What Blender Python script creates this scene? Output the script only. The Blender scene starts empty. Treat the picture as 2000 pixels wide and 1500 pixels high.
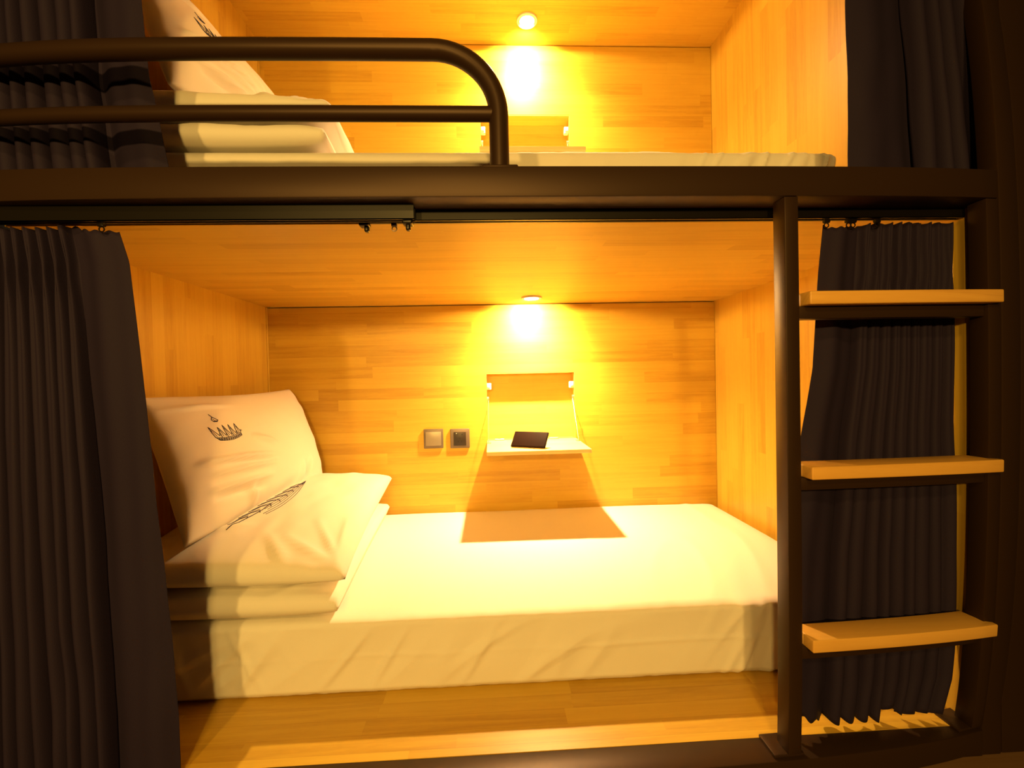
import bpy, bmesh, math, random
from mathutils import Vector, Matrix, noise
PI = math.pi
S = bpy.context.scene
COL = S.collection
random.seed(7)

# ------------------------------------------------------------------ camera, world, lights, exposure
CAM_Z = 0.845
cam_d = bpy.data.cameras.new('camera')
cam_d.sensor_width = 36.0
cam_d.lens = 886.7 / 2000 * 36.0
cam_d.clip_start = 0.02
cam = bpy.data.objects.new('camera', cam_d)
COL.objects.link(cam)
cam.matrix_world = (Matrix.Translation((0, 0, CAM_Z)) @ Matrix.Rotation(-0.0466, 4, 'Z')
                    @ Matrix.Rotation(PI / 2 - 0.01668, 4, 'X') @ Matrix.Rotation(-0.02244, 4, 'Z'))
S.camera = cam

world = bpy.data.worlds.new('world'); S.world = world
world.use_nodes = True
world.node_tree.nodes['Background'].inputs[0].default_value = (1.0, 0.62, 0.28, 1)
world.node_tree.nodes['Background'].inputs[1].default_value = 0.012

S.view_settings.view_transform = 'Standard'
S.view_settings.look = 'None'
S.view_settings.gamma = 1.0
S.view_settings.use_curve_mapping = False
S.view_settings.exposure = 0.0
S.cycles.use_denoising = True
S.cycles.max_bounces = 12
S.cycles.diffuse_bounces = 8
S.cycles.sample_clamp_indirect = 6.0

WARM = (1.0, 0.58, 0.125)
LAMP = (1.0, 0.64, 0.27)
def room_lamp(name, loc, power, radius, target=(-0.42, 0.9, 0.75), size=118):
    d = bpy.data.lights.new(name, 'SPOT')
    d.energy = power; d.color = WARM; d.shadow_soft_size = radius
    d.spot_size = math.radians(size); d.spot_blend = 1.0
    o = bpy.data.objects.new(name, d); COL.objects.link(o)
    o.location = loc
    o.rotation_euler = (Vector(target) - Vector(loc)).to_track_quat('-Z', 'Y').to_euler()
    return o
# the reading lights of the berths across the aisle, behind the camera
room_lamp('aisle_light', (0.0, -1.55, 1.36), 140, 0.06)
room_lamp('aisle_light', (-0.85, -1.55, 1.34), 128, 0.06)
room_lamp('aisle_light', (-0.20, -1.55, 2.25), 90, 0.10)

# ------------------------------------------------------------------ helpers
def link(o, parent=None, origin=None):
    COL.objects.link(o)
    if parent is not None: o.parent = parent
    return o
ORG = {}
def thing(name, label, cat, loc, group=None):
    o = bpy.data.objects.new(name, None); COL.objects.link(o)
    o.empty_display_size = 0.05
    o.location = loc; o['label'] = label; o['category'] = cat
    if group: o['group'] = group
    ORG[o.name] = Vector(loc)
    return o
def tag(o, label, cat, group=None):
    o['label'] = label; o['category'] = cat
    if group: o['group'] = group
    return o
def obj(name, bm, mat, parent=None, smooth=False, loc=None, label=None):
    """vertices are given in world space; the object is put at its thing's origin (or at loc)"""
    if parent is not None:
        org = ORG[parent.name]
    else:
        org = Vector(loc) if loc is not None else Vector((0, 0, 0))
    bmesh.ops.recalc_face_normals(bm, faces=bm.faces)
    bmesh.ops.translate(bm, verts=bm.verts, vec=-org)
    me = bpy.data.meshes.new(name); bm.to_mesh(me); bm.free()
    if smooth:
        for p in me.polygons: p.use_smooth = True
        if smooth != True: me.set_sharp_from_angle(angle=smooth)
    me.materials.append(mat)
    o = bpy.data.objects.new(name, me); COL.objects.link(o)
    ORG[o.name] = org
    if parent is None: o.location = org
    else: o.parent = parent
    if label: o['label'] = label
    return o
def dup(o, delta, parent=None):
    c = o.copy(); COL.objects.link(c)
    if parent is not None: c.parent = parent
    else: c.location = Vector(o.location) + Vector(delta)
    ORG[c.name] = ORG[o.name] + Vector(delta)
    for ch in list(o.children): dup(ch, delta, c)
    return c
def box(bm, lo, hi, bev=0.0, seg=2, cuts=None):
    """box; cuts=(axis, n) subdivides along an axis so that it can be bowed"""
    lo, hi = Vector(lo), Vector(hi)
    r = bmesh.ops.create_cube(bm, size=1.0)
    vs = r['verts']
    bmesh.ops.scale(bm, vec=hi - lo, verts=vs)
    bmesh.ops.translate(bm, vec=(hi + lo) / 2, verts=vs)
    if bev > 0:
        es = list({e for v in vs for e in v.link_edges})
        r = bmesh.ops.bevel(bm, geom=es, offset=bev, segments=seg, affect='EDGES', profile=0.5)
        vs = list({v for f in r['faces'] for v in f.verts} | {v for v in vs if v.is_valid})
    if cuts:
        ax, n = cuts
        for k in range(1, n):
            t = lo[ax] + (hi[ax] - lo[ax]) * k / n
            no = Vector((0, 0, 0)); no[ax] = 1
            vset = set(v for v in bm.verts if lo[0]-1e-5 <= v.co.x <= hi[0]+1e-5 and lo[1]-1e-5 <= v.co.y <= hi[1]+1e-5 and lo[2]-1e-5 <= v.co.z <= hi[2]+1e-5)
            fs = [f for f in bm.faces if all(v in vset for v in f.verts)]
            es = list({e for f in fs for e in f.edges})
            co = Vector((0, 0, 0)); co[ax] = t
            bmesh.ops.bisect_plane(bm, geom=list(vset) + es + fs, plane_co=co, plane_no=no)
    return bm
def nb(): return bmesh.new()
def bbox(lo, hi, bev=0.0, seg=2, cuts=None): return box(nb(), lo, hi, bev, seg, cuts)
def tube(bm, pts, r, n=12, cap=True):
    pts = [Vector(p) for p in pts]
    rings = []
    up = None
    for i, p in enumerate(pts):
        a = pts[max(0, i - 1)]; b = pts[min(len(pts) - 1, i + 1)]
        t = (b - a).normalized()
        if up is None:
            up = t.orthogonal().normalized()
        up = (up - t * up.dot(t)).normalized()
        s = t.cross(up)
        rr = r[i] if isinstance(r, (list, tuple)) else r
        rings.append([bm.verts.new(p + (up * math.cos(2*PI*k/n) + s * math.sin(2*PI*k/n)) * rr) for k in range(n)])
    for a, b in zip(rings, rings[1:]):
        for k in range(n):
            bm.faces.new((a[k], a[(k+1) % n], b[(k+1) % n], b[k]))
    if cap:
        bm.faces.new(rings[0][::-1]); bm.faces.new(rings[-1])
    return bm
def disc(bm, c, r, h, n=32, axis='Z', r2=None):
    """closed cylinder from c along +axis by h"""
    d = {'X': Vector((1,0,0)), 'Y': Vector((0,1,0)), 'Z': Vector((0,0,1))}[axis]
    c = Vector(c)
    tube(bm, [c, c + d * h], [r, r if r2 is None else r2], n)
    return bm
def ring(bm, c, ro, ri, h, n=40, axis='Z'):
    d = {'X': Vector((1,0,0)), 'Y': Vector((0,1,0)), 'Z': Vector((0,0,1))}[axis]
    a = d.orthogonal().normalized(); b = d.cross(a); c = Vector(c)
    L = []
    for rad, z in ((ro, 0), (ro, h), (ri, h), (ri, 0)):
        L.append([bm.verts.new(c + d*z + (a*math.cos(2*PI*k/n) + b*math.sin(2*PI*k/n))*rad) for k in range(n)])
    for i in range(4):
        p, q = L[i], L[(i+1) % 4]
        for k in range(n): bm.faces.new((p[k], p[(k+1) % n], q[(k+1) % n], q[k]))
    return bm
def grid(bm, f, nu, nv, closed_u=False):
    V = [[bm.verts.new(f(i / nu, j / nv)) for i in range(nu if closed_u else nu + 1)] for j in range(nv + 1)]
    w = nu if closed_u else nu
    for j in range(nv):
        for i in range(w):
            i2 = (i + 1) % nu if closed_u else i + 1
            bm.faces.new((V[j][i], V[j][i2], V[j+1][i2], V[j+1][i]))
    return V
def interp(tab, x):
    if x <= tab[0][0]: return tab[0][1]
    for (a, p), (b, q) in zip(tab, tab[1:]):
        if x <= b:
            t = (x - a) / (b - a)
            return p + (q - p) * t
    return tab[-1][1]
def sm(a, b, x):
    t = min(1, max(0, (x - a) / (b - a))); return t*t*(3 - 2*t)
def bow(bm):
    """the steel front of the pod is bowed: its outer ends sweep back a few centimetres"""
    for v in bm.verts:
        r = math.hypot(v.co.x - 0.042, v.co.z - 0.86) / 1.17
        v.co.y += min(0.031 * r**6, 0.055)
    return bm

# ------------------------------------------------------------------ materials
def new_mat(name):
    m = bpy.data.materials.new(name); m.use_nodes = True
    nt = m.node_tree
    return m, nt, nt.nodes['Principled BSDF']
def N(nt, t, **kw):
    n = nt.nodes.new(t)
    for k, v in kw.items(): setattr(n, k, v)
    return n
def math_n(nt, op, a, b=None):
    n = N(nt, 'ShaderNodeMath', operation=op)
    for i, x in enumerate((a, b)):
        if x is None: continue
        if isinstance(x, (int, float)): n.inputs[i].default_value = x
        else: nt.links.new(x, n.inputs[i])
    return n.outputs[0]
def plain(name, col, rough=0.5, metal=0.0, spec=0.5, bump=0.0, bscale=200, var=0.0, sheen=0.0, tint=None):
    m, nt, b = new_mat(name)
    b.inputs['Roughness'].default_value = rough
    b.inputs['Metallic'].default_value = metal
    b.inputs['Specular IOR Level'].default_value = spec
    if tint: b.inputs['Specular Tint'].default_value = (*tint, 1)
    if sheen:
        b.inputs['Sheen Weight'].default_value = sheen
        b.inputs['Sheen Roughness'].default_value = 0.6
    tc = N(nt, 'ShaderNodeTexCoord')
    nz = N(nt, 'ShaderNodeTexNoise'); nz.inputs['Scale'].default_value = bscale
    nz.inputs['Detail'].default_value = 4
    nt.links.new(tc.outputs['Object'], nz.inputs['Vector'])
    mx = N(nt, 'ShaderNodeMix', data_type='RGBA')
    mx.inputs['A'].default_value = (*[c * (1 - var) for c in col], 1)
    mx.inputs['B'].default_value = (*[min(1, c * (1 + var)) for c in col], 1)
    nt.links.new(nz.outputs['Fac'], mx.inputs['Factor'])
    nt.links.new(mx.outputs['Result'], b.inputs['Base Color'])
    if bump:
        bp = N(nt, 'ShaderNodeBump'); bp.inputs['Strength'].default_value = bump
        bp.inputs['Distance'].default_value = 0.002
        nt.links.new(nz.outputs['Fac'], bp.inputs['Height'])
        nt.links.new(bp.outputs['Normal'], b.inputs['Normal'])
    return m
def wood(name, along, base=(0.57, 0.352, 0.040), strip=0.048, length=0.46, contrast=0.55, rough=0.38, seed=0.0):
    """finger-jointed rubberwood: staggered staves, grain along X or Z"""
    m, nt, b = new_mat(name)
    L = nt.links.new
    geo = N(nt, 'ShaderNodeNewGeometry')
    sp = N(nt, 'ShaderNodeSeparateXYZ'); L(geo.outputs['Position'], sp.inputs[0])
    x, y, z = sp.outputs
    if along == 'X':
        u, v = x, math_n(nt, 'ADD', y, z)
    elif along == 'Z':
        u, v = z, math_n(nt, 'ADD', y, x)
    else:
        u, v = y, math_n(nt, 'ADD', x, z)
    v = math_n(nt, 'ADD', v, 7.0 + seed)
    vr = math_n(nt, 'DIVIDE', v, strip)
    row = math_n(nt, 'FLOOR', vr)
    w1 = N(nt, 'ShaderNodeTexWhiteNoise', noise_dimensions='1D'); L(row, w1.inputs['W'])
    off = math_n(nt, 'MULTIPLY', w1.outputs['Value'], 3.7)
    ur = math_n(nt, 'ADD', math_n(nt, 'DIVIDE', math_n(nt, 'ADD', u, 5.0), length), off)
    colm = math_n(nt, 'FLOOR', ur)
    cb = N(nt, 'ShaderNodeCombineXYZ'); L(row, cb.inputs[0]); L(colm, cb.inputs[1])
    w2 = N(nt, 'ShaderNodeTexWhiteNoise', noise_dimensions='2D'); L(cb.outputs[0], w2.inputs['Vector'])
    stave = w2.outputs['Value']
    # grain stretched along the stave, offset for every stave
    gv = N(nt, 'ShaderNodeCombineXYZ')
    L(math_n(nt, 'MULTIPLY', u, 3.2), gv.inputs[0])
    L(math_n(nt, 'MULTIPLY', v, 60.0), gv.inputs[1])
    L(math_n(nt, 'MULTIPLY', stave, 37.0), gv.inputs[2])
    g1 = N(nt, 'ShaderNodeTexNoise'); g1.inputs['Scale'].default_value = 1.0; g1.inputs['Detail'].default_value = 5
    g1.inputs['Distortion'].default_value = 0.6
    L(gv.outputs[0], g1.inputs['Vector'])
    gv2 = N(nt, 'ShaderNodeCombineXYZ')
    L(math_n(nt, 'MULTIPLY', u, 40.0), gv2.inputs[0])
    L(math_n(nt, 'MULTIPLY', v, 420.0), gv2.inputs[1])
    L(math_n(nt, 'MULTIPLY', stave, 11.0), gv2.inputs[2])
    g2 = N(nt, 'ShaderNodeTexNoise'); g2.inputs['Scale'].default_value = 1.0; g2.inputs['Detail'].default_value = 2
    L(gv2.outputs[0], g2.inputs['Vector'])
    # factor: stave tone + grain
    f = math_n(nt, 'ADD', math_n(nt, 'MULTIPLY', math_n(nt, 'SUBTRACT', stave, 0.5), 0.62 * contrast),
               math_n(nt, 'ADD', math_n(nt, 'MULTIPLY', math_n(nt, 'SUBTRACT', g1.outputs['Fac'], 0.5), 1.15 * contrast),
                      math_n(nt, 'MULTIPLY', math_n(nt, 'SUBTRACT', g2.outputs['Fac'], 0.5), 0.35 * contrast)))
    f = math_n(nt, 'ADD', f, 0.55)
    # joints between staves
    fr = math_n(nt, 'FRACT', vr)
    jt = math_n(nt, 'LESS_THAN', math_n(nt, 'MINIMUM', fr, math_n(nt, 'SUBTRACT', 1.0, fr)), 0.012)
    f = math_n(nt, 'SUBTRACT', f, math_n(nt, 'MULTIPLY', jt, 0.18))
    rp = N(nt, 'ShaderNodeValToRGB')
    e = rp.color_ramp.elements
    e[0].position = 0.0; e[0].color = (base[0]*0.60, base[1]*0.48, base[2]*0.36, 1)
    e[1].position = 1.0; e[1].color = (min(1, base[0]*1.16), min(1, base[1]*1.26), min(1, base[2]*1.45), 1)
    k = rp.color_ramp.elements.new(0.5); k.color = (*base, 1)
    L(f, rp.inputs[0]); L(rp.outputs[0], b.inputs['Base Color'])
    b.inputs['Roughness'].default_value = rough
    b.inputs['Specular IOR Level'].default_value = 0.35
    bp = N(nt, 'ShaderNodeBump'); bp.inputs['Strength'].default_value = 0.06; bp.inputs['Distance'].default_value = 0.001
    L(g1.outputs['Fac'], bp.inputs['Height']); L(bp.outputs['Normal'], b.inputs['Normal'])
    return m

M_wood_h = wood('rubberwood_horizontal', 'X')
M_wood_v = wood('rubberwood_vertical', 'Z', seed=1.3)
M_wood_d = wood('rubberwood_depth', 'Y', seed=2.1)
M_tread = wood('pine_tread', 'X', base=(0.70, 0.385, 0.080), strip=0.30, length=3.0, contrast=0.55, rough=0.45, seed=0.4)
M_niche = wood('recess_board', 'X', base=(0.60, 0.39, 0.07), contrast=0.4, seed=0.2)
M_flap = wood('pale_board', 'X', base=(0.74, 0.55, 0.22), strip=0.06, length=0.6, contrast=0.4, seed=0.8)
M_steel = plain('black_powder_coat', (0.024, 0.0125, 0.0070), rough=0.42, spec=0.28, tint=(1.0, 0.74, 0.60), bump=0.05, bscale=900)
M_track = plain('black_anodised_track', (0.0065, 0.0050, 0.0040), rough=0.35, spec=0.25)
M_fabric = plain('navy_blackout_fabric', (0.0175, 0.0120, 0.0330), rough=0.75, spec=0.16, bump=0.25, bscale=700, var=0.15)
M_sheet = plain('white_cotton', (0.80, 0.77, 0.71), rough=0.85, spec=0.2, bump=0.06, bscale=420, var=0.02)
M_print = plain('navy_print', (0.03, 0.03, 0.07), rough=0.8)
M_plate = plain('champagne_plastic', (0.15, 0.115, 0.085), rough=0.4, metal=0.3)
M_rocker = plain('champagne_rocker', (0.26, 0.22, 0.15), rough=0.35, metal=0.2)
M_insert = plain('dark_insert', (0.020, 0.012, 0.008), rough=0.4)
M_slot = plain('slot_black', (0.006, 0.005, 0.005), rough=0.6)
M_phone = plain('dark_phone_body', (0.010, 0.0045, 0.0030), rough=0.6, spec=0.03)
M_glass = plain('dark_phone_glass', (0.011, 0.0045, 0.0030), rough=0.6, spec=0.03)
M_nickel = plain('nickel', (0.62, 0.56, 0.46), rough=0.3, metal=0.9)
M_ring = plain('dark_nickel_ring', (0.16, 0.12, 0.09), rough=0.35, metal=0.8)
M_white = plain('white_plastic', (0.85, 0.82, 0.74), rough=0.4)
M_floor = wood('dark_plank_floor', 'X', base=(0.16, 0.085, 0.038), strip=0.12, length=1.2, contrast=0.8, rough=0.5, seed=3.1)
M_shadow_gap = plain('dark_gap', (0.05, 0.025, 0.01), rough=0.9)
mE, nt, b = new_mat('lamp_diffuser')
b.inputs['Base Color'].default_value = (1, 0.9, 0.7, 1)
b.inputs['Emission Color'].default_value = (1.0, 0.80, 0.42, 1)
b.inputs['Emission Strength'].default_value = 60
M_emit = mE

# ------------------------------------------------------------------ the pod: wooden lining of the two berths
XL, XR, YB, YF = -0.970, 1.030, 2.036, 0.940
ZF, ZC = 0.059, 1.1696          # lower berth floor and ceiling
DZ = 1.147                      # one berth above the other
UF, UC = ZF + DZ, ZC + DZ       # upper berth floor and ceiling
T = 0.018
NX0, NX1 = -0.022, 0.380        # wall recess of the fold-down tables
NZ0, NZ1 = 0.545, 0.862
def struct(name, bm, mat, label=None):
    o = obj(name, bm, mat); o['kind'] = 'structure'
    if label: o['label'] = label
    return o
def back_wall(name, z0, z1, dz, mat):
    bm = nb()
    n0, n1 = NZ0 + dz, NZ1 + dz
    g = 0.0015
    for lo, hi in (((XL + g, YB, z0), (NX0, YB + T, z1 - 0.004)), ((NX1, YB, z0), (XR - g, YB + T, z1 - 0.004)),
                   ((NX0, YB, z0), (NX1, YB + T, n0)), ((NX0, YB, n1), (NX1, YB + T, z1 - 0.004))):
        box(bm, lo, hi)
    return struct(name, bm, mat)
back_wall('wall_back_lower', ZF, ZC, 0, M_wood_h)
back_wall('wall_back_upper', UF, UC, DZ, M_wood_h)
struct('wall_left', bbox((XL - T, 1.035, 0.03), (XL, YB + T, UC + 0.01)), M_wood_v)
struct('wall_right', box(bbox((XR, YF, 0.03), (XR + T, YB + T, UF - 0.002)), (XR, 1.002, UF - 0.002), (XR + T, YB + T, UC + 0.01)), M_wood_v)
# slim cover strips standing in the back corners of the end walls
struct('trim_1', bbox((XL, YB - 0.012, ZF), (XL + 0.004, YB - 0.001, ZC - 0.001), 0.0012), M_wood_v)
struct('trim_2', bbox((XL, YB - 0.012, UF), (XL + 0.004, YB - 0.001, UC - 0.001), 0.0012), M_wood_v)
struct('floor_lower_berth', bbox((XL, 0.936, ZF - T), (XR, YB + T, ZF)), M_wood_h)
struct('ceiling_lower', bbox((XL, 0.966, ZC), (XR, YB + T, UF)), M_wood_h)
struct('ceiling_upper', bbox((XL, YF, UC), (XR, YB + T, UC + T)), M_wood_h)
struct('floor', bbox((-2.2, -2.2, -0.05), (2.6, 2.4, 0.0)), M_floor)

# ------------------------------------------------------------------ black steel bunk frame
BY0, BY1 = 0.868, 0.934
frame = thing('bunk_frame', 'black steel frame of the bunk with a wide crossbeam between the berths', 'bunk frame', (0.04, 0.9, 0.0))
bm = bow(bbox((-1.09, BY0, 1.1865), (1.043, BY1, 1.2455), 0.003, 2, (0, 48)))
obj('crossbeam', bm, M_steel, frame, smooth=0.5)
bm = bow(bbox((-1.09, BY0 - 0.003, 0.0005), (1.045, BY1 - 0.001, 0.0585), 0.003, 2, (0, 48)))
obj('sill', bm, M_steel, frame, smooth=0.5)
bm = bow(bbox((1.0445, BY0, 0.0), (1.0905, 0.908, 2.36), 0.003, 2, (2, 40)))
obj('corner_post', bm, M_steel, frame, smooth=0.5)
bm = bow(bbox((-1.14, BY0, 0.0), (-1.091, BY1 + 0.01, 2.36), 0.003, 2, (2, 40)))
obj('corner_post', bm, M_steel, frame, smooth=0.5)
bm = bow(bbox((-1.09, BY0, 2.30), (1.043, BY1, 2.36), 0.003, 2, (0, 24)))
obj('crossbeam', bm, M_steel, frame, smooth=0.5)
bm = bow(bbox((1.0935, BY0 + 0.002, 0.0), (1.22, 0.908, 2.36), 0.003, 2, (2, 40)))
obj('side_panel', bm, M_steel, frame, smooth=0.5)

# ------------------------------------------------------------------ guard rail of the upper berth
gr = thing('guard_rail', 'black tubular guard rail with rounded end on the upper berth', 'guard rail', (0.0275, 0.902, 1.2455))
def bend(x0, z0, cx, cz, r, n=14):
    return [(cx + r*math.sin(a), 0.902, cz + r*math.cos(a)) for a in [PI/2 * i / n for i in range(n + 1)]]
RT = 1.4855
pts = [(-1.12 + 1.02 * i / 40, 0.902, RT) for i in range(41)]
pts += bend(0, 0, -0.0995, RT - 0.127, 0.127)
pts += [(0.0275, 0.902, 1.32), (0.0275, 0.902, 1.252)]
obj('top_rail', bow(tube(nb(), pts, 0.0192, 20)), M_steel, gr, smooth=0.8)
pts = [(-1.12 + 1.14 * i / 40, 0.902, 1.3615) for i in range(41)]
obj('middle_rail', bow(tube(nb(), pts, 0.0145, 18)), M_steel, gr, smooth=0.8)
obj('base_plate', bbox((-0.0075, 0.878, 1.2457), (0.0625, 0.926, 1.2535), 0.003), M_steel, gr, smooth=0.5)

# ------------------------------------------------------------------ ladder
lad = thing('ladder', 'black steel ladder with three pale wooden steps at the right end of the bunk', 'ladder', (0.8, 0.9, 0.0585))
LZ0, LZ1 = 0.0665, 1.1862
for x0, x1 in ((0.5835, 0.6115), (1.0150, 1.0425)):
    obj('upright', bow(bbox((x0, 0.869, LZ0), (x1, 0.907, LZ1), 0.002, 2, (2, 30))), M_steel, lad, smooth=0.5)
for x0, x1 in ((0.556, 0.620), (0.985, 1.043)):
    bm = bbox((x0, 0.872, 0.0590), (x1, 0.928, 0.0665), 0.002, 2, (0, 4))
    obj('foot_plate', bow(bm), M_steel, lad, smooth=0.5)
for zt in (0.998, 0.655, 0.3115):
    z0 = zt - 0.026
    obj('support_bar', bow(bbox((0.612, 0.876, z0 - 0.0255), (1.0145, 0.906, z0 - 0.0005), 0.002, 2, (0, 12))), M_steel, lad, smooth=0.5)
    bm = nb()
    # step: notched round the right upright, front nosing stands proud of it
    prof = [(0.622, 0.853), (1.0325, 0.853), (1.0325, 0.867), (1.0140, 0.868), (1.0140, 0.915), (0.622, 0.915)]
    lo = [bm.verts.new((x, y, z0)) for x, y in prof]; hi = [bm.verts.new((x, y, zt)) for x, y in prof]
    bm.faces.new(lo[::-1]); bm.faces.new(hi)
    for i in range(6): bm.faces.new((lo[i], lo[(i+1) % 6], hi[(i+1) % 6], hi[i]))
    bmesh.ops.bevel(bm, geom=list(bm.edges), offset=0.0028, segments=3, affect='EDGES', profile=0.5)
    for k in range(1, 12):
        bmesh.ops.bisect_plane(bm, geom=list(bm.verts) + list(bm.edges) + list(bm.faces), plane_co=(0.63 + 0.385 * k / 12, 0, 0), plane_no=(1, 0, 0))
    obj('tread', bow(bm), M_tread, lad, smooth=0.5, label='pale wooden step board')

# ------------------------------------------------------------------ curtain tracks under the beam
def track(name, label, x0, x1, y0, y1, z0, z1, caps):
    t = thing(name, label, 'curtain track', ((x0 + x1) / 2, y0, z1))
    bm = nb()
    # C-shaped channel: top web, two walls, two lips
    box(bm, (x0, y0, z1 - 0.002), (x1, y1, z1))
    box(bm, (x0, y0, z0), (x1, y0 + 0.0018, z1))
    box(bm, (x0, y1 - 0.0018, z0), (x1, y1, z1))
    box(bm, (x0, y0, z0), (x1, y0 + 0.006, z0 + 0.0018))
    box(bm, (x0, y1 - 0.006, z0), (x1, y1, z0 + 0.0018))
    obj('channel', bm, M_track, t)
    for cx, d in caps:
        bm = nb()
        # end stop: rounded block clipped on the end of the channel with a finger hanging down
        box(bm, (cx - 0.010, y0 - 0.002, z0 - 0.009), (cx + 0.010, y1 + 0.002, z0 - 0.0005), 0.003, 3)
        box(bm, (cx - 0.004 + d*0.004, y0 + 0.003, z0 - 0.020), (cx + 0.005 + d*0.004, y1 - 0.003, z0 - 0.007), 0.003, 3)
        obj('end_stop', bm, M_track, t, smooth=0.6)
    return t
track('curtain_track', 'black curtain track under the left half of the beam', -0.965, -0.143, 0.9005, 0.9200, 1.1570, 1.1860, [(-0.156, 0)])
track('curtain_track', 'black curtain track behind the beam running to the right wall', -0.262, 1.028, 0.9365, 0.9560, 1.1660, 1.1950, [(-0.2500, 1)])

def runner(bm, x, y, z):
    """a glider with two small wheels and its hanging ring"""
    box(bm, (x - 0.0055, y - 0.004, z - 0.008), (x + 0.0055, y + 0.004, z), 0.0015)
    for s in (-1, 1):
        disc(bm, (x + s*0.0045 - 0.0012, y, z - 0.004), 0.0042, 0.0024, 14, 'X')
    n = 14
    tube(bm, [(x + 0.0048*math.sin(2*PI*k/n), y, z - 0.0125 + 0.0048*math.cos(2*PI*k/n)) for k in range(n + 1)], 0.0013, 6, cap=False)
    return bm
rn = obj('curtain_runner', runner(nb(), -0.190, 0.946, 1.1655), M_ring, None, smooth=0.7, loc=(-0.190, 0.946, 1.1655))
tag(rn, 'single loose ring runner hanging from the track where the two tracks overlap', 'curtain runner')

# ------------------------------------------------------------------ curtains
def curtain(name, label, left, right, yc, z_top, z_bot, widths, amp, pinch=None, seed=0, hemf=None, topf=None, nu=320, nv=100, runners=()):
    """left / right: tables (z, x) of the side edges; widths: relative fold widths, negative = a flat panel; amp(v): fold depth; pinch: z of the pleat stitching"""
    rnd = random.Random(seed)
    tot = sum(abs(w) for w in widths)
    B = [0.0]
    for w in widths: B.append(B[-1] + abs(w) / tot)
    B[-1] = 1.0
    n = len(widths)
    ph = [rnd.uniform(-0.22, 0.22) for _ in range(n + 2)]
    aw = [rnd.uniform(0.6, 1.2) for _ in range(n + 2)]
    bend_ = [rnd.uniform(-0.3, 0.3) for _ in range(n + 2)]
    L = sorted(left); R = sorted(right)
    def f(u, v):
        zt = z_top + (topf(u) if topf else 0); zb = z_bot + (hemf(u) if hemf else 0)
        z = zt + (zb - zt) * v
        xl, xr = interp(L, z), interp(R, z)
        i = 0
        while i < n - 1 and u >= B[i + 1]: i += 1
        w = B[i + 1] - B[i]
        fr = (u - B[i]) / w
        a0 = amp(v)
        uu = u
        edge = min(1, 7 * u, 7 * (1 - u))
        if widths[i] > 0:
            a = a0 * (aw[i] * (1 - fr) + aw[i + 1] * fr)
            phs = (ph[i] * (1 - fr) + ph[i + 1] * fr) * v * edge + 0.10 * bend_[i] * math.sin(v * 5) * edge
            c = -math.cos(2*PI*(fr + phs))
            c = math.copysign(abs(c)**0.8, c)
            q = (fr + phs - 0.5) % 1.0
            q = min(q, 1 - q)
            c -= 0.45 * math.exp(-(q / 0.10)**2) * (1 - sm(0.15, 0.7, v))
            if pinch is not None:
                p = math.exp(-((z - pinch) / 0.040)**2) * 0.92
                uu = B[i] + w * (fr - p * math.sin(2*PI*(fr - 0.5)) / (2*PI))
            uu -= math.sin(2*PI*(fr + phs)) * 0.16 * sm(0.02, 0.3, v) * w * edge
            dy = -a * c
        else:
            s0 = a0 * (aw[i] if i > 0 and widths[i - 1] > 0 else -0.4); s1 = a0 * (aw[i + 1] if i < n - 1 and widths[i + 1] > 0 else 0.1)
            dy = s0 + (s1 - s0) * sm(0, 1, fr) - 0.020 * math.sin(PI * fr) * (0.5 + 0.6 * v) + 0.003 * math.sin(2*PI*(fr*1.6 + v*0.5)) * math.sin(PI * fr)
        uu = min(1, max(0, uu))
        x = xl + (xr - xl) * uu
        dy += 0.004 * noise.noise(Vector((x * 9, z * 4, seed))) * (0.3 + v) + 0.003 * noise.noise(Vector((x * 24, z * 9, seed + 5))) * v
        return Vector((x, yc + dy, z))
    bm = nb()
    grid(bm, f, nu, nv)
    o = thing(name, label, 'curtain', ((interp(L, z_bot) + interp(R, z_bot)) / 2, yc, z_bot))
    d = obj('drape', bm, M_fabric, o, smooth=True)
    md = d.modifiers.new('thickness', 'SOLIDIFY'); md.thickness = 0.0018; md.offset = 0
    for (rx, ry, rz) in runners:
        obj('runner', runner(nb(), rx, ry, rz), M_track, o, smooth=0.7)
    return o

def hem_ll(u): return 0.0
curtain('curtain', 'dark navy curtain gathered at the left end of the lower berth',
        [(0.06, -1.02), (1.17, -1.00)],
        [(0.06, -0.640), (0.18, -0.640), (0.337, -0.648), (0.54, -0.661), (0.816, -0.681), (1.00, -0.695), (1.085, -0.702), (1.157, -0.722)],
        0.926, 1.1530, 0.0635, [1, .9, .8, 1.1, .9, 1.1, .9, 1.0, .7, -4.2], lambda v: 0.016 + 0.008 * sm(0.05, 0.5, v), pinch=1.062, seed=3,
        topf=lambda u: -0.004 * math.sin(u * 40)**2 + (0.007 * math.exp(-((u - 0.68) / 0.05)**2)) - 0.006 * sm(0.72, 0.85, u), runners=[(-0.739, 0.912, 1.1575)])
def hem_lr(u):
    h = 0.028 * (1 - sm(0.0, 0.25, u)) + 0.010 * math.sin(u * 38) ** 2 + 0.030 * math.exp(-((u - 0.66) / 0.035)**2)
    return h
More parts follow.
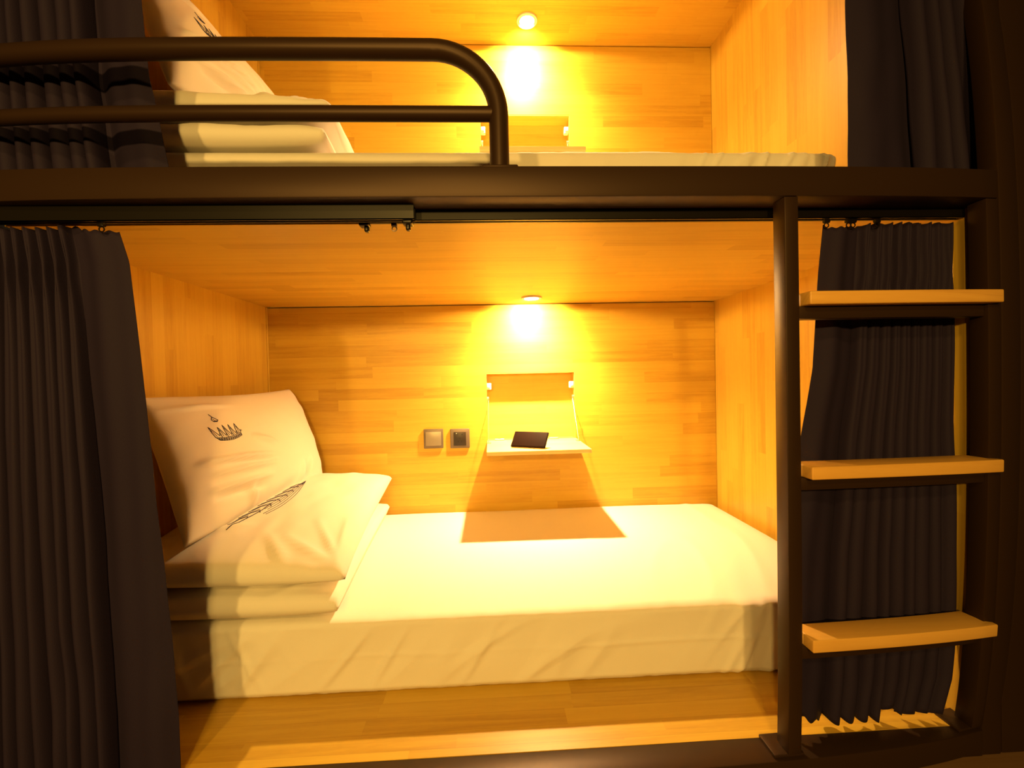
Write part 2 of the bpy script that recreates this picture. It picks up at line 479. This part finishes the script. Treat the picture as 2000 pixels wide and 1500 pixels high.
curtain('curtain', 'dark navy curtain gathered behind the ladder at the lower berth',
        [(0.06, 0.614), (0.13, 0.613), (0.2, 0.6145), (0.45, 0.633), (0.68, 0.664), (0.847, 0.698), (1.047, 0.712), (1.157, 0.725)],
        [(0.06, 0.985), (0.155, 1.016), (0.22, 1.023), (0.314, 1.0288), (0.40, 1.0288), (0.60, 1.0288), (0.73, 1.024), (0.975, 1.0288), (1.155, 1.0285)],
        0.957, 1.1615, 0.070, [-3.2, 1, 1, .8, .7, .9, .7, 1.1, .8, 1], lambda v: 0.0085 + 0.0045 * sm(0.05, 0.4, v), pinch=1.055, seed=11,
        hemf=hem_lr, topf=lambda u: -0.010 * (1 - sm(0.10, 0.42, u)) - 0.003 * math.sin(u * 55)**2 + 0.006 * math.exp(-(u / 0.02)**2),
        runners=[(0.727, 0.9465, 1.1665), (0.776, 0.9465, 1.1665), (0.786, 0.9465, 1.1665), (0.840, 0.9465, 1.1665)])
curtain('curtain', 'dark curtain gathered behind the guard rail at the left of the upper berth',
        [(1.26, -1.07), (2.3, -1.07)],
        [(1.25, -0.664), (1.30, -0.670), (1.397, -0.686), (1.49, -0.704), (1.65, -0.715), (2.3, -0.74)],
        1.000, 2.29, 1.2560, [1, .9, 1.1, .8, 1, .9, 1.1, 1, -3.4], lambda v: 0.010 + 0.011 * sm(0.05, 0.5, v), pinch=2.2, seed=5)
curtain('curtain', 'dark curtain gathered beside the corner post at the right of the upper berth',
        [(1.25, 0.789), (1.472, 0.789), (1.634, 0.785), (2.3, 0.80)],
        [(1.25, 1.150), (1.64, 1.097), (2.3, 1.02)],
        0.970, 2.29, 1.2560, [-4.6, 1.0, 1.0, .9, 1.1, 1], lambda v: 0.010 + 0.012 * sm(0.05, 0.5, v), pinch=2.2, seed=8)

# ------------------------------------------------------------------ mattresses in fitted sheets
def crease(p, ang, sx, sy, seed):
    """thin ridges running along direction ang"""
    c, s = math.cos(ang), math.sin(ang)
    a = p[0]*c + p[1]*s; b = -p[0]*s + p[1]*c
    n = noise.noise(Vector((a*sx, b*sy, seed)))
    return max(0.0, 1 - abs(n) * 5.0)
def mattress(name, label, x0, x1, y0, y1, z0, z1, seed, r=0.018, rx=3.5):
    bm = nb()
    nx, ny, nz = 300, 60, 44
    # one continuous skin: profile round front-top-back, swept along X, plus end caps
    prof = []
    for j in range(nz + 1): prof.append(('f', j / nz))
    for j in range(1, ny + 1): prof.append(('t', j / ny))
    for j in range(1, 13): prof.append(('b', j / 12))
    def pos(i, pr):
        x = x0 + (x1 - x0) * i / nx
        k, t = pr
        if k == 'f': p = Vector((x, y0, z0 + (z1 - z0) * t))
        elif k == 't': p = Vector((x, y0 + (y1 - y0) * t, z1))
        else: p = Vector((x, y1, z1 - (z1 - z0) * t))
        # rounding
        lo = Vector((x0 + r*rx, y0 + r, z0 - 1)); hi = Vector((x1 - r*rx, y1 - r, z1 - r))
        q = Vector([min(max(p[a], lo[a]), hi[a]) for a in range(3)])
        d = p - q
        if d.length > 1e-9:
            d2 = Vector((d.x / rx, d.y, d.z))
            if d2.length > 1e-9:
                d2 = d2.normalized() * r
                p = q + Vector((d2.x * rx, d2.y, d2.z)) if (abs(d.x) > 0 and (abs(d.y) > 0 or abs(d.z) > 0)) or (abs(d.y) > 0 and abs(d.z) > 0) else p
        # wrinkles
        if k == 'f':
            e = (1 - t)
            w = 0
            right = sm(0.55, 0.78, i / nx)
            w += 0.0075 * crease((x, p.z), 0.95, 1.6, 11, seed) * (1 - right) * math.sin(PI * min(1, t * 1.02))
            w += 0.0055 * crease((x, p.z), 0.55, 2.0, 8, seed + 9) * (1 - right) * math.sin(PI * t)
            w += 0.0085 * crease((x, p.z), 1.05, 2.2, 20, seed + 4) * sm(0.72, 0.86, i / nx)
            w += 0.0075 * crease((x, p.z), 2.1, 2.2, 13, seed + 14) * (1 - sm(0.10, 0.26, i / nx)) * math.sin(PI * t)
            w += 0.0030 * math.exp(-((t - 0.52 - 0.03*noise.noise(Vector((x*2, 0, seed)))) / 0.03)**2) * (0.5 + 0.5 * noise.noise(Vector((x*3, 5, seed))))
            w += 0.006 * noise.noise(Vector((x * 3.2 + p.z * 2.5, p.z * 5, seed + 30))) * math.sin(PI * t)
            w += 0.0010 * noise.noise(Vector((x * 14, p.z * 14, seed)))
            p.y -= w
            # gathered hem tucked under
            if t < 0.08:
                p.y += 0.010 * (1 - t / 0.08)
                p.z += 0.0035 * (1 - t / 0.08) * (0.5 + 0.5 * noise.noise(Vector((x * 45, 2, seed))))
            # pulled seam along the top edge
            p.y -= 0.002 * math.exp(-((t - 0.93) / 0.03)**2) * (noise.noise(Vector((x * 70, 0, seed))))
        elif k == 't':
            fr = math.exp(-t * 14)
            p.z += 0.0016 * noise.noise(Vector((x * 55, p.y * 9, seed))) * fr
            p.z += 0.0040 * crease((x, p.y), 1.3, 1.5, 5, seed + 2) * sm(0.45, 0.8, i / nx) * 0.7
            p.z += 0.004 * noise.noise(Vector((x * 2.2, p.y * 2.2, seed)))
        return p
    V = [[bm.verts.new(pos(i, pr)) for i in range(nx + 1)] for pr in prof]
    for a, b in zip(V, V[1:]):
        for i in range(nx): bm.faces.new((a[i], a[i+1], b[i+1], b[i]))
    bm.faces.new([row[0] for row in V]); bm.faces.new([row[-1] for row in V][::-1])
    bm.faces.new([V[0][i] for i in range(nx + 1)][::-1] + [V[-1][i] for i in range(nx + 1)])
    o = obj(name, bm, M_sheet, None, smooth=1.2, loc=((x0 + x1) / 2, (y0 + y1) / 2, z0))
    return tag(o, label, 'mattress')
mattress('mattress', 'mattress in a white fitted sheet on the wooden floor of the lower berth', -0.966, 1.012, 1.1355, 2.031, 0.0595, 0.2475, 1.7)
mattress('mattress', 'thin visible edge of the white sheeted mattress on the upper berth', -0.966, 0.940, 1.1355, 2.031, UF + 0.0005, 1.4085, 5.2, 0.020, 6.5)

# ------------------------------------------------------------------ pillow and folded quilt
class Pad:
    """soft cushion spanned between four corners, fat in the middle, pinched corners"""
    def __init__(s, c00, c10, c11, c01, t_out, t_in, pinch=0.05, wr=0.004, seed=0, power=0.5, flip=1, crs=None, pinch_v=None):
        s.c = [Vector(c) for c in (c00, c10, c11, c01)]
        n = (s.c[1] - s.c[0]).cross(s.c[3] - s.c[0]).normalized()
        s.pv = pinch if pinch_v is None else pinch_v; s.n = n * flip; s.to, s.ti, s.pinch, s.wr, s.seed, s.pw, s.crs = t_out, t_in, pinch, wr, seed, power, crs
    def base(s, u, v):
        du = math.sin(PI * v) * s.pinch; dv = math.sin(PI * u) * s.pv
        u2 = du + u * (1 - 2*du); v2 = dv * 0.3 + v * (1 - 1.3*dv)
        a = s.c[0].lerp(s.c[1], u2); b = s.c[3].lerp(s.c[2], u2)
        return a.lerp(b, v2)
    def prof(s, u, v):
        return (max(0, math.sin(PI*u)) * max(0, math.sin(PI*v))) ** s.pw
    def pt(s, u, v, side=1, lift=0.0):
        p = s.base(u, v); h = s.prof(u, v)
        e = 1 - min(1, 4*min(u, 1-u, v, 1-v))
        w = 0
        if side > 0:
            w = s.wr * (noise.noise(Vector((u*5, v*5, s.seed))) + 0.5*noise.noise(Vector((u*12, v*11, s.seed+3)))) * min(1, 3*h)
            if s.crs: w += s.crs(u, v) * min(1, 2*h)
        return p + s.n * ((s.to if side > 0 else -s.ti) * h + w + lift * 1.0)
    def mesh(s, bm, nu=90, nv=70):
        F = grid(bm, lambda u, v: s.pt(u, v, 1), nu, nv)
        B = grid(bm, lambda u, v: s.pt(u, v, -1), nu, nv)
        bmesh.ops.remove_doubles(bm, verts=bm.verts, dist=1e-5)
        return bm
def ridges(lines, width=0.02, h=0.006):
    """creases as short soft ridges: (u0, v0, u1, v1)"""
    def f(u, v):
        t = 0
        for (a, b, c, d, k) in lines:
            dx, dy = c - a, d - b
            L2 = dx*dx + dy*dy
            q = min(1, max(0, ((u - a)*dx + (v - b)*dy) / L2))
            e = math.hypot(u - a - q*dx, v - b - q*dy)
            t += k * h * math.exp(-(e / width)**2) * (0.25 + 0.75 * math.sin(PI * min(1, q * 0.9 + 0.1)))
        return t
    return f
def ribbon(bm, pad, poly, r):
    """printed stroke lying on the pad's surface"""
    pts = []
    for (a, b) in zip(poly, poly[1:]):
        m = max(1, int(math.hypot(b[0]-a[0], b[1]-a[1]) / 0.012))
        for k in range(m): pts.append((a[0] + (b[0]-a[0])*k/m, a[1] + (b[1]-a[1])*k/m))
    pts.append(poly[-1])
    tube(bm, [pad.pt(u, v, 1, 0.0004) for u, v in pts], r, 5)
def crown(pad, cu, cv, w, h, rot=0.0, r=0.0008):
    bm = nb()
    c, s = math.cos(rot), math.sin(rot)
    def q(x, y):
        X, Y = x*w, y*h
        return (cu + X*c - Y*s*h/h, cv + X*s + Y*c)
    def st(P, rr=r): ribbon(bm, pad, [q(*p) for p in P], rr)
    # curved band
    def arc(y0, sag, a=-0.42, b=0.5, n=12): return [(a + (b-a)*i/n, y0 - sag*(1 - (2*i/n - 1)**2)) for i in range(n + 1)]
    st(arc(0.00, 0.10)); st(arc(0.16, 0.10, -0.5, 0.5)); st(arc(0.05, 0.10, -0.45, 0.5)); st(arc(0.10, 0.10, -0.47, 0.5))
    st([(-0.42, 0), (-0.5, 0.16)]); st([(0.5, 0), (0.5, 0.16)])
    for i in range(12):
        t = i / 11; x = -0.44 + 0.92*t; y = -0.10*(1 - (2*t - 1)**2)
        st([(x, y + 0.02), (x + 0.03, y + 0.13)])
    # five flame-like points
    for i in range(5):
        x = -0.44 + 0.22*i; y = 0.18 - 0.10*(1 - (2*(i + .3)/5 - 1)**2)
        hh = (0.55, 0.52, 0.60, 0.56, 0.52)[i]; ln = (-0.10, -0.02, -0.02, 0.0, 0.05)[i]
        st([(x - 0.07, y), (x - 0.06 + ln*0.4, y + hh*0.45), (x + ln, y + hh), (x + 0.05 + ln*0.5, y + hh*0.55), (x + 0.10, y + 0.04)])
        st([(x, y + 0.04), (x + 0.01 + ln*0.5, y + hh*0.40), (x + ln*0.9, y + hh*0.72)], r*0.7)
        st([(x + 0.10, y + 0.04), (x + 0.14, y + hh*0.30), (x + 0.17, y + 0.08)], r*0.7)
    # the small flame above
    st([(-0.16, 1.15), (-0.24, 1.02), (-0.20, 0.90), (-0.08, 0.88), (-0.02, 0.96), (-0.10, 1.06), (-0.16, 1.15), (-0.22, 1.30)])
    st([(-0.18, 1.05), (-0.14, 0.95), (-0.06, 0.93)], r*0.8)
    st([(-0.20, 0.93), (-0.10, 0.90), (-0.02, 0.94)], r*1.3)
    return bm

pil = thing('pillow', 'plump white pillow with crown print leaning on the end wall, lower berth', 'pillow', (-0.76, 1.56, 0.43), 'crown print pillows')
pad = Pad((-0.775, 1.165, 0.435), (-0.735, 1.985, 0.425), (-0.865, 1.985, 0.812), (-0.925, 1.220, 0.812), 0.110, 0.050, pinch=0.016, wr=0.005, seed=2.2, power=0.40,
          crs=ridges([(0.08, 0.46, 0.40, 0.38, 1.1), (0.16, 0.42, 0.40, 0.34, -0.8), (0.12, 0.36, 0.42, 0.31, 1.0), (0.10, 0.26, 0.38, 0.22, 1.1),
                      (0.12, 0.20, 0.34, 0.16, -0.7), (0.28, 0.06, 0.26, 0.22, 0.9), (0.62, 0.05, 0.68, 0.24, 0.9), (0.70, 0.05, 0.78, 0.26, 0.9),
                      (0.66, 0.04, 0.73, 0.22, -0.7), (0.02, 0.88, 0.30, 0.86, 0.7), (0.34, 0.56, 0.46, 0.45, 0.8)], 0.018, 0.019), pinch_v=0.042)
if pad.n.x < 0: pad.n = -pad.n
obj('cushion', pad.mesh(nb()), M_sheet, pil, smooth=True)
obj('crown_print', crown(pad, 0.215, 0.585, 0.112, 0.165, 0.05, 0.0010), M_print, pil, smooth=True, label='dark blue line drawn crown print')

quilt = thing('folded_quilt', 'folded white quilt lying under the pillow on the lower berth', 'quilt', (-0.67, 1.56, 0.2475), 'folded white quilts')
bm = nb()
low = Pad((-0.975, 1.128, 0.290), (-0.388, 1.128, 0.285), (-0.452, 1.99, 0.29), (-0.975, 1.99, 0.29), 0.040, 0.040, pinch=0.012, wr=0.005, seed=6.1, power=0.16,
          crs=ridges([(0.3, 0.02, 0.5, 0.10, 0.6), (0.7, 0.02, 0.9, 0.12, 0.8)], 0.02, 0.006))
if low.n.z < 0: low.n = -low.n
top = Pad((-0.975, 1.135, 0.362), (-0.372, 1.135, 0.352), (-0.440, 1.995, 0.412), (-0.975, 1.995, 0.405), 0.094, 0.055, pinch=0.022, wr=0.007, seed=9.3, power=0.32,
          crs=ridges([(0.98, 0.02, 0.70, 0.12, 1.0), (0.97, 0.03, 0.80, 0.24, 0.9), (0.96, 0.05, 0.93, 0.3, 0.8), (0.05, 0.12, 0.5, 0.20, 0.9),
                      (0.75, 0.02, 0.60, 0.14, 0.8)], 0.017, 0.012))
if top.n.z < 0: top.n = -top.n
low.mesh(bm); top.mesh(bm)
obj('cover', bm, M_sheet, quilt, smooth=True)
bm = nb()
A, B = (0.375, 0.165), (0.520, 0.660)     # the print shows as a wedge along the pillow's foot
def wq(t, d): return (A[0] + (B[0] - A[0])*t + d, A[1] + (B[1] - A[1])*t - 0.10*d)
def lens(t): return 0.125 * max(0.0, math.sin(PI * min(1, t)**0.85))
for k in range(5):
    f = 1 - k / 7
    ribbon(bm, top, [wq(t0 / 16, lens(t0 / 16) * f) for t0 in range(4 + k // 2, 17)], 0.0008)
for i in range(8):
    t = 0.06 + 0.10 * i; d = lens(t + .08)
    ribbon(bm, top, [wq(t, 0.002), wq(t + 0.09, d*0.22), wq(t + 0.13, d*0.52), wq(t + 0.10, d*0.66)], 0.0012)
    ribbon(bm, top, [wq(t + 0.03, 0.004), wq(t + 0.10, d*0.16), wq(t + 0.15, d*0.42)], 0.0008)
ribbon(bm, top, [wq(0.0, 0.03), wq(0.12, 0.038), wq(0.30, 0.060), wq(0.42, 0.055)], 0.0013)
obj('print', bm, M_print, quilt, smooth=True, label='dark blue line drawn print')
p2 = dup(pil, (0, 0, DZ)); p2['label'] = 'white pillow behind the guard rail, leaning on the end wall of the upper berth'
q2 = dup(quilt, (0, 0, 1.4085 - 0.2475)); q2['label'] = 'folded white quilt under the pillow on the upper berth, seen between the rails'

# ------------------------------------------------------------------ recessed reading lights
def downlight(x, y, zc, label):
    d = thing('downlight', label, 'ceiling light', (x, y, zc), 'reading downlights')
    obj('trim_ring', ring(nb(), (x, y, zc - 0.006), 0.042, 0.030, 0.0058), M_white, d, smooth=0.6)
    bm = nb()
    disc(bm, (x, y, zc - 0.0045), 0.030, 0.003, 32)
    obj('diffuser', bm, M_emit, d, smooth=0.6)
    # the lamp throws a strong soft cone down and a weaker wide spill over the wall beside it
    for nm, e, size, bl in (('bulb', 170, 142, 1.0), ('bulb_glow', 31, 179, 0.12), ('bulb_spill', 105, 116, 1.0)):
        l = bpy.data.lights.new(nm, 'SPOT')
        l.energy = e; l.color = LAMP; l.shadow_soft_size = 0.020
        l.spot_size = math.radians(size); l.spot_blend = bl
        lo = bpy.data.objects.new(nm, l); COL.objects.link(lo)
        lo.parent = d; lo.location = (0, 0, -0.0080)
        if nm == 'bulb_spill': lo.rotation_euler = (math.radians(64), 0, 0)
    return d
downlight(0.176, 1.872, ZC, 'glowing round downlight in the wooden ceiling of the lower berth')
downlight(0.184, 1.895, UC, 'glowing round downlight in the ceiling of the upper berth, cut by the picture top')

# ------------------------------------------------------------------ fold-down tables in the wall recesses
def table(dz, label):
    zb, zt = NZ0 + dz, NZ1 + dz
    yb = YB
    t = thing('fold_down_table', label, 'wall table', ((NX0 + NX1) / 2, yb, zb), 'fold-down wall tables')
    bm = nb(); g = 0.0006; D = 0.080
    box(bm, (NX0 + g, yb + D, zb + g), (NX1 - g, yb + D + 0.008, zt - g))          # back
    box(bm, (NX0 + g, yb + 0.001, zb + g), (NX0 + 0.003, yb + D, zt - g))          # sides, top, bottom
    box(bm, (NX1 - 0.003, yb + 0.001, zb + g), (NX1 - g, yb + D, zt - g))
    box(bm, (NX0 + 0.003, yb + 0.001, zt - 0.004), (NX1 - 0.003, yb + D, zt - g))
    box(bm, (NX0 + 0.003, yb + 0.001, zb + g), (NX1 - 0.003, yb + D, zb + 0.012))
    obj('recess_box', bm, M_niche, t)
    # flap hinged at the bottom, lowered flat
    yf = yb - 0.322
    bm = bbox((NX0 + 0.0, yf, zb + 0.001), (NX1 - 0.0, yb - 0.003, zb + 0.016), 0.0015)
    flap = obj('flap', bm, M_flap, t, label='pale board lowered flat')
    for hx in (0.055, 0.30):
        bm = nb()
        box(bm, (NX0 + hx - 0.02, yb - 0.024, zb + 0.0162), (NX0 + hx + 0.02, yb - 0.004, zb + 0.0182), 0.0005)
        tube(bm, [(NX0 + hx - 0.02, yb - 0.003, zb + 0.0190), (NX0 + hx + 0.02, yb - 0.003, zb + 0.0190)], 0.003, 10)
        for s in (-0.012, 0.012): disc(bm, (NX0 + hx + s, yb - 0.014, zb + 0.018), 0.003, 0.0012, 12)
        obj('hinge', bm, M_nickel, t, smooth=0.6)
    for sx, x in ((1, NX0 + 0.0035), (-1, NX1 - 0.0035)):
        # white magnetic catch in the top corner
        bm = nb()
        xa, xb_ = sorted((x, x + sx*0.020))
        box(bm, (xa, yb + 0.012, zt - 0.075), (xb_, yb + 0.034, zt - 0.045), 0.003, 3)
        disc(bm, ((xa + xb_)/2 + sx*0.002, yb + 0.008, zt - 0.060), 0.006, 0.005, 18, 'Y')
        obj('catch', bm, M_white, t, smooth=0.6)
        # stay: mount on the side, thin wire down to the flap's bracket
        bm = nb()
        disc(bm, (x if sx > 0 else x - 0.008, yb + 0.018, zt - 0.115), 0.009, 0.008, 18, 'X')
        box(bm, (min(x + sx*0.002, x + sx*0.009), yb + 0.012, zt - 0.128), (max(x + sx*0.002, x + sx*0.009), yb + 0.022, zt - 0.108), 0.001)
        mount = obj('stay_mount', bm, M_nickel, t, smooth=0.6)
        bm = nb()
        tube(bm, [(x + sx*0.006, yb + 0.014, zt - 0.122), (x + sx*0.004, yb - 0.095, zb + 0.026)], 0.0011, 8)
        obj('stay_wire', bm, M_nickel, mount, smooth=0.6)
        bm = nb()
        box(bm, (min(x, x + sx*0.014), yb - 0.110, zb + 0.0162), (max(x, x + sx*0.014), yb - 0.084, zb + 0.0190), 0.0008)
        box(bm, (x + sx*0.003 - 0.0015, yb - 0.102, zb + 0.018), (x + sx*0.003 + 0.0015, yb - 0.088, zb + 0.034), 0.0005)
        obj('stay_bracket', bm, M_nickel, t, smooth=0.6)
    return t
table(0, 'small fold-down wall table lowered open on the lower berth back wall')
table(DZ, 'fold-down wall table recess on the upper berth, mostly hidden by rail and mattress')

# ------------------------------------------------------------------ phone leaning on the open table
ph = thing('smartphone', 'dark smartphone leaning at a slant on the open fold-down table', 'phone', (0.14, 1.79, 0.5615))
def phone_bm(lo, hi, bev):
    bm = bbox(lo, hi, bev, 4)
    R = Matrix.Translation((0.138, 1.7700, 0.5652)) @ Matrix.Rotation(math.radians(-27), 4, 'Z') @ Matrix.Rotation(math.radians(-42), 4, 'X')
    for v in bm.verts:
        v.co.x += v.co.z * 0.0
    bmesh.ops.transform(bm, matrix=R, verts=bm.verts)
    return bm
obj('body', phone_bm((-0.073, -0.0045, 0.0), (0.073, 0.0045, 0.074), 0.004), M_phone, ph, smooth=0.6)
obj('screen', phone_bm((-0.0695, -0.0052, 0.0035), (0.0695, -0.0042, 0.0705), 0.0004), M_glass, ph, smooth=0.6)
R_ = Matrix.Translation((0.138, 1.7700, 0.5652)) @ Matrix.Rotation(math.radians(-27), 4, 'Z') @ Matrix.Rotation(math.radians(-42), 4, 'X')
p0 = R_ @ Vector((0, 0.0052, 0.052)); p1 = Vector((p0.x + 0.016, p0.y + 0.030, 0.5632))
obj('kickstand', tube(nb(), [p0, p1], 0.0022, 8), M_phone, ph, smooth=0.6)

# ------------------------------------------------------------------ wall switch and socket
def plate(name, label, cat, x0, z0):
    t = thing(name, label, cat, (x0 + 0.043, YB, z0))
    bm = bbox((x0, YB - 0.010, z0), (x0 + 0.086, YB - 0.0004, z0 + 0.086), 0.003, 3)
    obj('frame', bm, M_plate, t, smooth=0.6)
    return t
sw = plate('light_switch', 'champagne square light switch with one wide rocker on the back wall', 'light switch', -0.303, 0.533)
bm = bbox((-0.294, YB - 0.0130, 0.545), (-0.226, YB - 0.0098, 0.607), 0.0015, 2)
obj('rocker', bm, M_rocker, sw, smooth=0.6)
so = plate('wall_socket', 'champagne square power socket with a dark centre, beside the light switch', 'power socket', -0.186, 0.531)
bm = bbox((-0.170, YB - 0.0118, 0.542), (-0.116, YB - 0.0098, 0.603), 0.001, 2)
ins = obj('insert', bm, M_insert, so, smooth=0.6)
bm = nb()
for sx in (-1, 1): disc(bm, (-0.143 + sx*0.010, YB - 0.0124, 0.592), 0.0028, 0.0008, 12, 'Y')
for ang in (90, 210, 330):
    a = math.radians(ang)
    c = Vector((-0.143 + 0.009*math.cos(a), 0, 0.566 + 0.009*math.sin(a)))
    box(bm, (c.x - 0.0022, YB - 0.0124, c.z - 0.004), (c.x + 0.0022, YB - 0.0116, c.z + 0.004))
obj('socket_holes', bm, M_slot, ins)
disc_bm = nb(); disc(disc_bm, (-0.158, YB - 0.0124, 0.597), 0.0018, 0.0008, 10, 'Y')
obj('indicator', disc_bm, M_white, ins)
